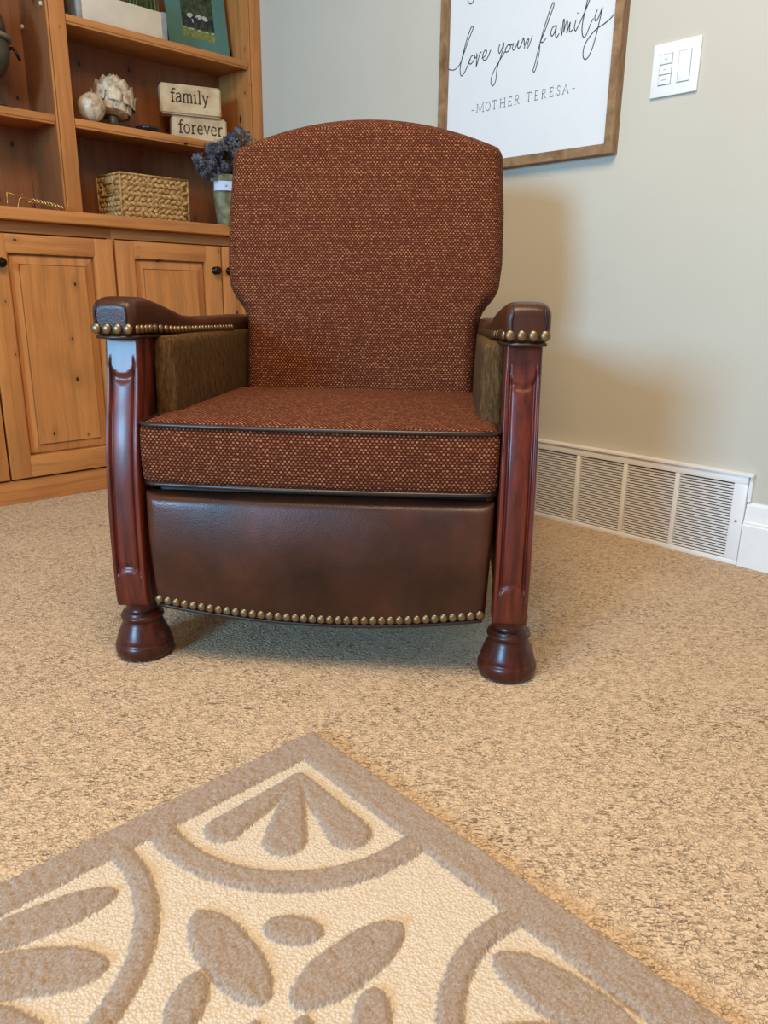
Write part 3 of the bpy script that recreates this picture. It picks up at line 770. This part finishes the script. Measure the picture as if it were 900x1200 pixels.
# teal matted photo
tf = empty('photo_mat', (1.730, 2.768, 1.5090), math.radians(-4), label='teal matted photograph leaning on the top visible shelf', cat='photograph')
T = Matrix.Rotation(math.radians(-9), 4, 'X')
mw, mh = .124, .30
mb = MB()
pw0, pw1, pz0, pz1 = -.062, .070, .062, .238
mb.box(-mw, pw0, 0, .006, 0, mh, T=T).box(pw1, mw, 0, .006, 0, mh, T=T).box(pw0, pw1, 0, .006, 0, pz0, T=T).box(pw0, pw1, 0, .006, pz1, mh, T=T)
mb.build('mat_board', M['mat'], tf, False)
ph = MB().box(pw0, pw1, .003, .0055, pz0, pz1).build('print', M['photo'], tf, False); ph.matrix_local = T
fd, fl = MB(), MB()
def blob(mb, x, z, rx, rz, a=0): mb.ell((.004 + x * 1.3, .0028, .112 + (z - .108) * 1.15), (rx * 1.4, .0006, rz * 1.2), 12, 8, R=Matrix.Rotation(a, 3, 'Y'))
for x in (-.034, -.006, .034):
    s = 1 if x < .02 else -1
    blob(fd, x, .122, .017, .008, .4 * s); blob(fd, x - .012 * s, .108, .004, .014); blob(fd, x + .006 * s, .107, .004, .014, .3)
    blob(fl, x + .010 * s, .132, .010, .007, -.4 * s); blob(fl, x - .012 * s, .093, .004, .0025); blob(fl, x + .008 * s, .092, .004, .0025)
fd.ell((.004, .0028, .137), (.006, .0006, .006), 10, 6); fl.ell((-.018, .0028, .12), (.004, .0006, .014), 10, 6)
o = fd.build('dark_figures', M['fig_dark'], ph); o = fl.build('light_figures', M['fig_light'], ph)

# metal urn at the left edge
ur = empty('metal_urn', (.925, 2.745, 1.2055), label='weathered grey metal urn on the left shelf at the edge', cat='urn')
MB().lathe([(.062, 0), (.068, .006), (.062, .016), (.030, .030), (.016, .045), (.018, .062), (.04, .075), (.070, .10), (.086, .135), (.090, .165), (.090, .19)], 32).build('urn_bowl', M['urn'], ur)
MB().lathe([(.086, .188), (.097, .190), (.100, .197), (.096, .204), (.086, .206)], 32).build('urn_rim', M['urn2'], ur)
MB().lathe([(.086, .206), (.084, .24), (.07, .28), (.05, .31), (.02, .325), (.012, .34), (.014, .35), (.002, .358)], 32).build('urn_lid', M['urn'], ur)
MB().tube(smooth_path([(.088, -.01, .175), (.100, -.015, .180), (.108, -.02, .168), (.114, -.02, .155), (.118, -.02, .148)], 5), .0045, 8).build('handle', M['bronze'], ur)

# ================================================================== RUG
def seg_sd(P, a, b, r0, r1=None, power=None):
    """tapered capsule from a (radius r0) to b (radius r1)"""
    a, b = np.array(a), np.array(b); r1 = r0 if r1 is None else r1
    d = b - a; t = np.clip(((P - a) @ d) / (d @ d), 0, 1)
    return np.linalg.norm(P - a - t[:, None] * d, axis=1) - (r0 + (r1 - r0) * t)
def ell_sd(P, a, b, w, k=1.0):
    """leaf: lens between a and b with half width w"""
    a, b = np.array(a), np.array(b); c_ = (a + b) / 2; d = b - a; L = np.linalg.norm(d) / 2; d = d / (2 * L)
    u = (P - c_) @ d / L; v = (P - c_) @ np.array([-d[1], d[0]])
    au = np.abs(u); prof = w * np.clip(1 - au ** 2.4, 0, None) ** .58
    return np.where(au < 1, np.abs(v) - prof, np.hypot((au - 1) * L, v))
def ring_sd(P, c_, r, w): return np.abs(np.linalg.norm(P - np.array(c_), axis=1) - r) - w
def xout(y): return .640 - (.80 - y) * .0446
def motif(P):
    x, y = P[:, 0], P[:, 1]
    xi = .583 - (.755 - y) * .046
    dbord = np.minimum(xi - x, .751 - y)       # <0 inside the border
    inside = dbord
    sd = -1.0 * np.where(inside < 0, 1, -1) * np.abs(inside)       # negative in border
    S = [inside]                               # border: inside<0
    S.append(np.maximum(ring_sd(P, (.563, .727), .2045, .0165), -(inside + .01)))
    S.append(ring_sd(P, (.108, .737), .1985, .0125)); S.append(ring_sd(P, (.526, .224), .151, .0125))
    S.append(seg_sd(P, (.552, .722), (.418, .704), .010, .024))
    S.append(seg_sd(P, (.549, .724), (.462, .636), .009, .0275))
    S.append(seg_sd(P, (.553, .722), (.528, .590), .010, .0275))
    S.append(ell_sd(P, (.324, .612), (.314, .470), .028)); S.append(ell_sd(P, (.474, .447), (.330, .451), .028))
    S.append(ell_sd(P, (.366, .546), (.405, .494), .0185))
    S.append(ell_sd(P, (.287, .543), (.232, .498), .018)); S.append(ell_sd(P, (.400, .411), (.350, .366), .018))
    S.append(ell_sd(P, (.297, .462), (.25, .42), .012)); S.append(ell_sd(P, (.333, .434), (.290, .395), .012))
    # petals of the left and right roundels
    S.append(ell_sd(P, (.277, .699), (.118, .733), .024)); S.append(ell_sd(P, (.226, .612), (.105, .704), .029)); S.append(ell_sd(P, (.146, .562), (.100, .660), .024))
    S.append(ell_sd(P, (.514, .354), (.534, .200), .029)); S.append(ell_sd(P, (.430, .305), (.512, .212), .024)); S.append(ell_sd(P, (.404, .234), (.50, .218), .022))
    # further repeats outside the photograph
    S.append(ring_sd(P, (.10, .22), .19, .0125)); S.append(ell_sd(P, (.245, .33), (.14, .26), .026))
    return np.min(np.array(S), axis=0)
def axis(a, b, fine_a, fine_b, f, coarse):
    L = list(np.arange(fine_a, fine_b + 1e-9, f)); lo = list(np.arange(a, fine_a - coarse * .5, coarse)); 
    return np.array(lo + L + ([b] if b > fine_b + 1e-6 else []))
RX0, RY0, RY1 = -1.3, -1.5, .80
ux = axis(0, 1, .545, 1, .0012, .03); ty = axis(RY0, RY1, -.02, RY1, .0024, .06)
# x is blended so that the last column follows the slightly skewed edge
xs0 = np.concatenate([np.arange(RX0, -.05, .05), np.arange(-.05, .6400001, .0023)])
ny, nx = len(ty), len(xs0)
XX, YY = np.meshgrid(xs0, ty)
XX = XX + np.clip((XX + .05) / .69, 0, 1) * (-(RY1 - YY) * .0446)
P = np.stack([XX.ravel(), YY.ravel()], 1)
sd = motif(P) + .0014 + (rng.random(len(P)) - .5) * .003
k = np.clip(-(sd - .0010) / .0055, 0, 1); mot = k * k * (3 - 2 * k); mcol = np.clip(.5 - (sd - .0022) / .0016, 0, 1)
edge = np.minimum((xout(P[:, 1]) - P[:, 0]), RY1 - P[:, 1]); edge = np.clip(edge / .007, 0, 1); er = np.sqrt(1 - (1 - edge) ** 2)
pad = rng.random((ny // 3 + 2, nx // 3 + 2)); pad = np.kron(pad, np.ones((3, 3)))[:ny, :nx].ravel()
wv = sum(np.sin(P[:, 0] * a + P[:, 1] * b + c_) for a, b, c_ in ((90, 61, 0), (-70, 120, 1), (150, -40, 2), (33, 170, 4))) / 4
z = .0055 + .0009 * rng.random(len(P)) * (1 - mot) + mot * (.0055 + .0022 * (pad - .5) + .0014 * (rng.random(len(P)) - .5) + .001 * wv)
z = .001 + (z - .001) * er
V = np.stack([P[:, 0], P[:, 1], z], 1)
idx = np.arange(nx * ny).reshape(ny, nx)
F = np.stack([idx[:-1, :-1].ravel(), idx[:-1, 1:].ravel(), idx[1:, 1:].ravel(), idx[1:, :-1].ravel()], 1)
# underside
nb = len(V); corners = [idx[0, 0], idx[0, -1], idx[-1, -1], idx[-1, 0]]
V2 = np.array([[V[i][0], V[i][1], 0.0005] for i in corners])
me = bpy.data.meshes.new('rug')
verts = np.concatenate([V, V2]).astype(np.float32); me.vertices.add(len(verts)); me.vertices.foreach_set('co', verts.ravel())
faces = np.concatenate([F, [[nb + 3, nb + 2, nb + 1, nb]]]).astype(np.int32)
me.loops.add(faces.size); me.loops.foreach_set('vertex_index', faces.ravel())
me.polygons.add(len(faces)); me.polygons.foreach_set('loop_start', np.arange(0, faces.size, 4, dtype=np.int32)); me.polygons.foreach_set('loop_total', np.full(len(faces), 4, dtype=np.int32))
me.update(); me.validate()
at = me.attributes.new('motif', 'FLOAT', 'POINT'); at.data.foreach_set('value', np.concatenate([mcol, np.zeros(4)]).astype(np.float32))
link('area_rug', me, M['rug'], None, label='cream area rug with raised taupe petal motifs and border on the carpet', cat='rug')

# ================================================================== ARMCHAIR
CH = empty('armchair', (.806, .978, 0), math.radians(-49.9), label='rust tweed armchair with brown leather arms, carved wood legs and brass nailheads', cat='armchair')

def pillow(name, W, zb, zt, yfront, D, thick, R, mat, parent, nx=41, nz=41, uv='w', crown=.0, edge_w=None):
    """closed upholstered slab: W(r) half width, zb/zt(x) lower/upper outline, yfront(z), rim rounding D over distance R"""
    tz = [.5 - .5 * math.cos(PI * i / (nz - 1)) for i in range(nz)]; txs = [math.sin(PI / 2 * (-1 + 2 * j / (nx - 1))) for j in range(nx)]
    fr = []; V = []
    for side in (0, 1):
        for r in tz:
            for s in txs:
                x = s * W(r); lo, hi = zb(x), zt(x); z = lo + r * (hi - lo)
                e = min((1 - abs(s)) * W(r) * 1.0, r * (hi - lo), (1 - r) * (hi - lo)); e = max(0, e)
                q = min(1, e / R); rd = 1 - math.sqrt(max(0, 1 - (1 - q) ** 2))
                y = yfront(z) + thick / 2
                h = thick / 2 * (1 - rd)
                if side == 0: y -= h + crown * max(0, (1 - s * s)) * max(0, 1 - (2 * r - 1) ** 2) * (0 if q <= 0 else 1)
                else: y += h
                V.append((x, y, z))
    n = nx * nz; F = []; I = lambda s, i, j: s * n + i * nx + j
    for i in range(nz - 1):
        for j in range(nx - 1):
            F.append((I(0, i, j), I(0, i, j + 1), I(0, i + 1, j + 1), I(0, i + 1, j))); F.append((I(1, i, j), I(1, i + 1, j), I(1, i + 1, j + 1), I(1, i, j + 1)))
    me = bpy.data.meshes.new(name); me.from_pydata(V, [], F)
    bm = bmesh.new(); bm.from_mesh(me); bmesh.ops.remove_doubles(bm, verts=bm.verts, dist=1e-5); bm.to_mesh(me); bm.free()
    o = link(name, me, mat, parent)
    if uv: box_uv(o, uv, False)
    return o

def rcube(name, h, r, mat, parent, n=22, fn=None, loc=(0, 0, 0), uv='w'):
    """rounded block, half sizes h, corner radius r, then every point through fn"""
    g = [math.sin(PI / 2 * (-1 + 2 * i / n)) for i in range(n + 1)]
    V = {}; F = []; VL = []
    def vid(p):
        k = tuple(round(c, 5) for c in p)
        if k not in V: V[k] = len(VL); VL.append(p)
        return V[k]
    for a in range(3):
        b, c_ = (a + 1) % 3, (a + 2) % 3
        for s in (-1, 1):
            for i in range(n):
                for j in range(n):
                    q = []
                    for di, dj in ((0, 0), (1, 0), (1, 1), (0, 1)):
                        p = [0, 0, 0]; p[a] = s; p[b] = g[i + di]; p[c_] = g[j + dj]; q.append(vid(p))
                    F.append(q if s > 0 else q[::-1])
    out = []
    for p in VL:
        P_ = [p[k] * h[k] for k in range(3)]; inn = [max(-(h[k] - r), min(h[k] - r, P_[k])) for k in range(3)]
        d = Vector([P_[k] - inn[k] for k in range(3)])
        if d.length > 1e-9: P_ = Vector(inn) + d.normalized() * r
        P_ = Vector(P_)
        if fn: P_ = Vector(fn(P_, p))
        out.append(P_ + Vector(loc))
    o = pydata(name, out, F, mat, parent)
    if uv: box_uv(o, uv, False)
    return o

# --- backrest
zsW = [.40, .55, .590, .615, .645, .675, .75, .88, .95, .985, 1.03]; wsW = [.262, .262, .266, .280, .303, .314, .3185, .3165, .312, .304, .296]
def Wb(r):
    z = .40 + r * .60; w = interp(z, [.40, .56, .60, .628, .655, .68, .74, .86, .93, 1.0], [.273, .273, .275, .284, .304, .317, .3235, .322, .317, .314])
    if r > .965: w -= .022 * (1 - math.sqrt(max(0, 1 - ((r - .965) / .035) ** 2)))
    return w
def ybf(z): return .492 + .19 * (z - .42) + .03 * max(0, .5 - z)
bk_ = pillow('backrest', Wb, lambda x: .395, lambda x: 1.044 - .064 * min(1.1, (x / .305) ** 2), ybf, .03, .125, .034, M['tweed'], CH, 61, 61, 'w', .018)
# --- seat cushion
def cush(P_, p):
    x, y, z = P_
    yy = y - (.014 * (1 - (x / .303) ** 2) if y < 0 else 0) - (.006 * (1 - p[2] ** 2) * (1 if p[1] < -.8 else 0))
    zz_ = z + (.014 * (1 - p[0] ** 2) * (1 - p[1] ** 2) if p[2] > .8 else 0)
    return (x, yy, zz_)
CZ = .389; CHH = .0565
sc_ = rcube('seat_cushion', (.303, .262, CHH), .019, M['tweed'], CH, 40, cush, (0, .222, CZ))
def cushion_loop(z, off=.0015, R=.03):
    hx, y0, y1 = .303 + off, -.040 - off, .484 + off; pts = []
    for cx_, cy_, a0 in ((hx - R, y0 + R, -90), (hx - R, y1 - R, 0), (-hx + R, y1 - R, 90), (-hx + R, y0 + R, 180)):
        for a in range(0, 91, 15):
            t = math.radians(a0 + a); pts.append([cx_ + R * math.cos(t), cy_ + R * math.sin(t)])
    # densify the long front run
    out = []
    for i in range(len(pts)):
        a, b = pts[i], pts[(i + 1) % len(pts)]; n = max(1, int(math.dist(a, b) / .03))
        for k_ in range(n):
            x = a[0] + (b[0] - a[0]) * k_ / n; y = a[1] + (b[1] - a[1]) * k_ / n
            if y < .2: y -= .014 * (1 - min(1, (x / .303) ** 2))
            out.append((x, y, z))
    return out
MB().tube(cushion_loop(CZ + CHH - .005), .0042, 8, True).build('top_piping', M['piping'], sc_)
MB().tube(cushion_loop(CZ - CHH + .006, .0005), .0042, 8, True).build('bottom_piping', M['piping'], sc_)
# --- footrest panel
def pzb(x): return .117 - .026 * (1 - min(1, (x / .30) ** 2)) 
fr_ = pillow('footrest_panel', lambda r: .3005 - .008 * (1 - r), pzb, lambda x: .3235, lambda z: -.044 - .010 * math.sin(PI * min(1, max(0, (z - .1) / .23))), .02, .045, .018, M['leather'], CH, 45, 31, None, .008)
pp = [(x, -.036, pzb(x) - .001) for x in np.linspace(-.288, .288, 34)]
MB().tube(pp, .0042, 8).build('panel_piping', M['piping'], fr_)
bm_ = bmesh.new(); bmesh.ops.create_uvsphere(bm_, u_segments=10, v_segments=8, radius=.0077)
nail_me = bpy.data.meshes.new('nailhead'); bm_.to_mesh(nail_me); bm_.free(); nail_me.materials.append(M['brass']); nail_me.polygons.foreach_set('use_smooth', [True] * len(nail_me.polygons))
def nail(loc, parent, sc3=(1, 1, 1)):
    o = bpy.data.objects.new('nailhead', nail_me); col.objects.link(o); o.parent = parent; o.location = loc; o.scale = sc3
ev = fr_.data
def panel_y(x, z):       # front surface of the panel near its lower edge
    best = min((v.co for v in ev.vertices if v.co.y < -.015), key=lambda c_: (c_.x - x) ** 2 + (c_.z - z) ** 2); return best.y
nx_ = 38
for k_ in range(nx_):
    x = -.283 + .566 * k_ / (nx_ - 1); z = pzb(x) + .0145; nail((x, panel_y(x, z) - .0004, z), fr_, (1, .6, 1))
# dark body behind the panel and under the seat
MB().box(-.288, .288, .0, .56, .135, .329, .004).build('seat_deck', M['seamd'], CH)
# --- legs
zk = [.112, .15, .25, .35, .42, .50, .585]; vk = [.046, .050, .051, .045, .034, .013, .001]
zr = np.linspace(.112, .583, 95)
vs = np.interp(zr, zk, vk)
kern = np.ones(13) / 13; vs = np.convolve(np.pad(vs, 6, 'edge'), kern, 'valid')
def leg(side):
    V = []; F = []; nf = 45; hwid = .0295; xc = side * .3345
    for i, z in enumerate(zr):
        yf = -vs[i]; dp = .060 + .012 * max(0, (z - .45) / .13)
        ring = []
        for j in range(nf):
            s = -1 + 2 * j / (nf - 1); a = abs(s)
            edge = .006 * max(0, (a - .88) / .12) ** 2
            ztop = .528 - .017 * math.sqrt(max(0, 1 - (s / .68) ** 2)) + (.0 if a < .68 else .012)
            zbot = .166 + .020 * math.sqrt(max(0, 1 - (s / .72) ** 2)) - (0 if a < .72 else .008)
            def sm(t): t = max(0, min(1, t)); return t * t * (3 - 2 * t)
            inp = sm((ztop - z) / .006) * sm((z - zbot) / .006)
            # carved face: rim bead, groove, slightly hollow field
            g1 = math.exp(-((a - .66) / .07) ** 2) * .0075
            field = .0034 * sm((.66 - a) / .06) - .0018 * (1 - (a / .6) ** 2 if a < .6 else 0)
            gtop = .0065 * math.exp(-((z - ztop) / .0035) ** 2) * (1 if a < .72 else 0)
            gbot = .0065 * math.exp(-((z - zbot) / .0035) ** 2) * (1 if a < .76 else 0)
            out_bead = .0016 * math.exp(-((a - .84) / .05) ** 2)
            d = inp * (g1 + field + out_bead) + gtop + gbot
            if z < .122: d += (.122 - z) * .25
            ring.append((xc + s * hwid, yf + edge + d, z))
        # side towards back with a shallow groove
        for t in (.12, .3, .36, .42, .7, 1):
            ring.append((xc + hwid - (.0025 if t == .36 else 0), yf + .006 + (dp - .006) * t, z))
        for t in (1, .7, .42, .36, .3, .12):
            ring.append((xc - hwid + (.0025 if t == .36 else 0), yf + .006 + (dp - .006) * t, z))
        V += ring; m_ = len(ring)
    for i in range(len(zr) - 1):
        for j in range(m_): F.append((i * m_ + j, i * m_ + (j + 1) % m_, (i + 1) * m_ + (j + 1) % m_, (i + 1) * m_ + j))
    F += [tuple(reversed(range(m_))), tuple(range((len(zr) - 1) * m_, len(zr) * m_))]
    l_ = pydata('front_leg', V, F, M['mahog'], CH)
    foot = [(.044, 0), (.050, .004), (.0525, .012), (.0525, .022), (.050, .029), (.0480, .0305), (.0488, .033), (.0468, .040), (.0425, .052), (.0380, .062), (.0345, .0695), (.0345, .071), (.0375, .074), (.0390, .078), (.0375, .082), (.0335, .0845), (.034, .087), (.031, .0885), (.0278, .092), (.0275, .098), (.0295, .106), (.0325, .110), (.031, .1135)]
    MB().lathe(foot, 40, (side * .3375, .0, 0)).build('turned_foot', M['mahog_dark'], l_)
leg(-1); leg(1)
for s in (-1, 1):   # rear legs
    MB().lathe([(.022, 0), (.026, .01), (.024, .05), (.030, .135)], 20, (s * .27, .52, 0)).build('rear_leg', M['mahog'], CH)
# --- armrests
def arm(side):
    ys = list(-.030 + .63 * np.concatenate([[0, .0015, .005, .011, .02, .03, .045], np.linspace(.07, .985, 38), [.993, 1]]))
    V = []; F = []; n = 40
    for i, y in enumerate(ys):
        top = interp(y, [-.03, .0, .05, .11, .18, .28, .5], [.641, .646, .645, .630, .614, .607, .606])
        bot = interp(y, [-.03, 0, .06, .09, .5], [.580, .577, .578, .573, .560])
        inn = interp(y, [-.03, .05, .10, .47], [.299, .298, .288, .272]); out = interp(y, [-.03, .05, .12, .47], [.3725, .3735, .366, .350])
        q = min(1, (y + .030) / .018); f = 1 - (1 - math.sqrt(max(0, 1 - (1 - q) ** 2))) * .45
        xc, zc, hx, hz = (inn + out) / 2, (top + bot) / 2, (out - inn) / 2 * (.72 + .28 * (math.sqrt(max(0, 1 - (1 - q) ** 2)))), (top - bot) / 2 * (.6 + .4 * math.sqrt(max(0, 1 - (1 - q) ** 2)))
        for k in range(n):
            a = 2 * PI * k / n; c_, s_ = math.cos(a), math.sin(a); e = .52
            px_ = abs(c_) ** e * (1 if c_ > 0 else -1); pz_ = abs(s_) ** e * (1 if s_ > 0 else -1)
            wdt = hx * (1 - .04 * max(0, -pz_))
            V.append((side * (xc + px_ * wdt), y, zc + pz_ * hz))
    for i in range(len(ys) - 1):
        for k in range(n):
            f = (i * n + k, (i + 1) * n + k, (i + 1) * n + (k + 1) % n, i * n + (k + 1) % n); F.append(f if side > 0 else f[::-1])
    c0 = Vector([sum(V[k][q] for k in range(n)) / n for q in range(3)]); b0 = len(V)
    for sc_k in (.85, .6, .3):
        V += [tuple(c0 + (Vector(V[k]) - c0) * sc_k) for k in range(n)]
    rr_ = [0, b0, b0 + n, b0 + 2 * n]
    for i in range(3):
        for k in range(n):
            f = (rr_[i] + k, rr_[i] + (k + 1) % n, rr_[i + 1] + (k + 1) % n, rr_[i + 1] + k); F.append(f if side > 0 else f[::-1])
    f = tuple(range(rr_[3], rr_[3] + n)); F.append(f if side > 0 else f[::-1])
    f = tuple(reversed(range((len(ys) - 1) * n, len(ys) * n))); F.append(f if side > 0 else f[::-1])
    a_ = pydata('armrest', V, F, M['leather'], CH)
    # pleat seams on the front
    for sx_ in (.312, .361):
        mb = MB(); mb.tube(smooth_path([(side * (sx_), -.0312, .601), (side * (sx_ + (.002 if sx_ > .33 else -.002)), -.0316, .615), (side * sx_, -.0306, .628), (side * sx_, -.022, .6385)], 4), .0012, 6); mb.build('pleat', M['seamd'], a_)
    # nailheads: across the front, then along the inner face
    for k in range(4): nail((side * (.309 + k * .0180), -.0305, .5945), a_, (1.12, .7, 1.12))
    y = -.014; 
    while y < .44:
        inn = interp(y, [-.03, .05, .10, .47], [.299, .298, .288, .272]); zz_ = interp(y, [-.03, .06, .12, .47], [.594, .5925, .588, .580])
        nail((side * (inn + .0008), y, zz_), a_, (.7, 1, 1)); y += .0172
    # welt under the nail row
    mb = MB(); mb.tube([(side * .366, -.022, .581), (side * .345, -.0285, .5805), (side * .315, -.0285, .5805), (side * .301, -.020, .581)] + [(side * (interp(t, [-.03, .05, .10, .47], [.299, .298, .288, .272]) + .003), t, interp(t, [0, .06, .12, .47], [.581, .580, .574, .566])) for t in np.linspace(0, .46, 16)], .0032, 6)
    mb.build('arm_welt', M['piping'], a_)
    return a_
arm(-1); arm(1)
# --- side upholstery
for s in (-1, 1):
    def fn(P_, p):
        x, y, z = P_
        if p[0] * s < 0: x -= s * .007 * (1 - p[1] ** 2) * (1 - p[2] ** 2)
        return (x, y, z)
    rcube('inner_arm_panel', (.020, .262, .118), .014, M['chen'], CH, 22, fn, (s * .2905, .322, .462), None)
    sharp(MB().box(min(s * .312, s * .345), max(s * .312, s * .345), .05, .55, .125, .5745, .006).build('outer_side_panel', M['leather'], CH))

# ================================================================== LIGHT
def area(name, loc, direction, size, energy, color, shape='RECTANGLE', size_y=None):
    L = bpy.data.lights.new(name, 'AREA'); L.shape = shape; L.size = size; L.size_y = size_y or size; L.energy = energy; L.color = color
    o = bpy.data.objects.new(name, L); col.objects.link(o); o.location = loc
    o.rotation_euler = Vector(direction).to_track_quat('-Z', 'Z').to_euler(); return o
area('window_light', (-4.2, -.02, 1.58), (1, .2, -.14), .95, 290, (.27, .62, 1.0), size_y=1.25)
area('ceiling_light', (.1, .4, 2.5), (.12, .12, -1), 1.2, 70, (1.0, .80, .56))
w = bpy.data.worlds.new('world'); sc.world = w; w.use_nodes = True
w.node_tree.nodes['Background'].inputs[0].default_value = (1.0, .83, .62, 1); w.node_tree.nodes['Background'].inputs[1].default_value = .36

sc.view_settings.view_transform = 'Standard'; sc.view_settings.look = 'None'; sc.view_settings.gamma = 1; sc.view_settings.use_curve_mapping = False
sc.view_settings.exposure = 0.0
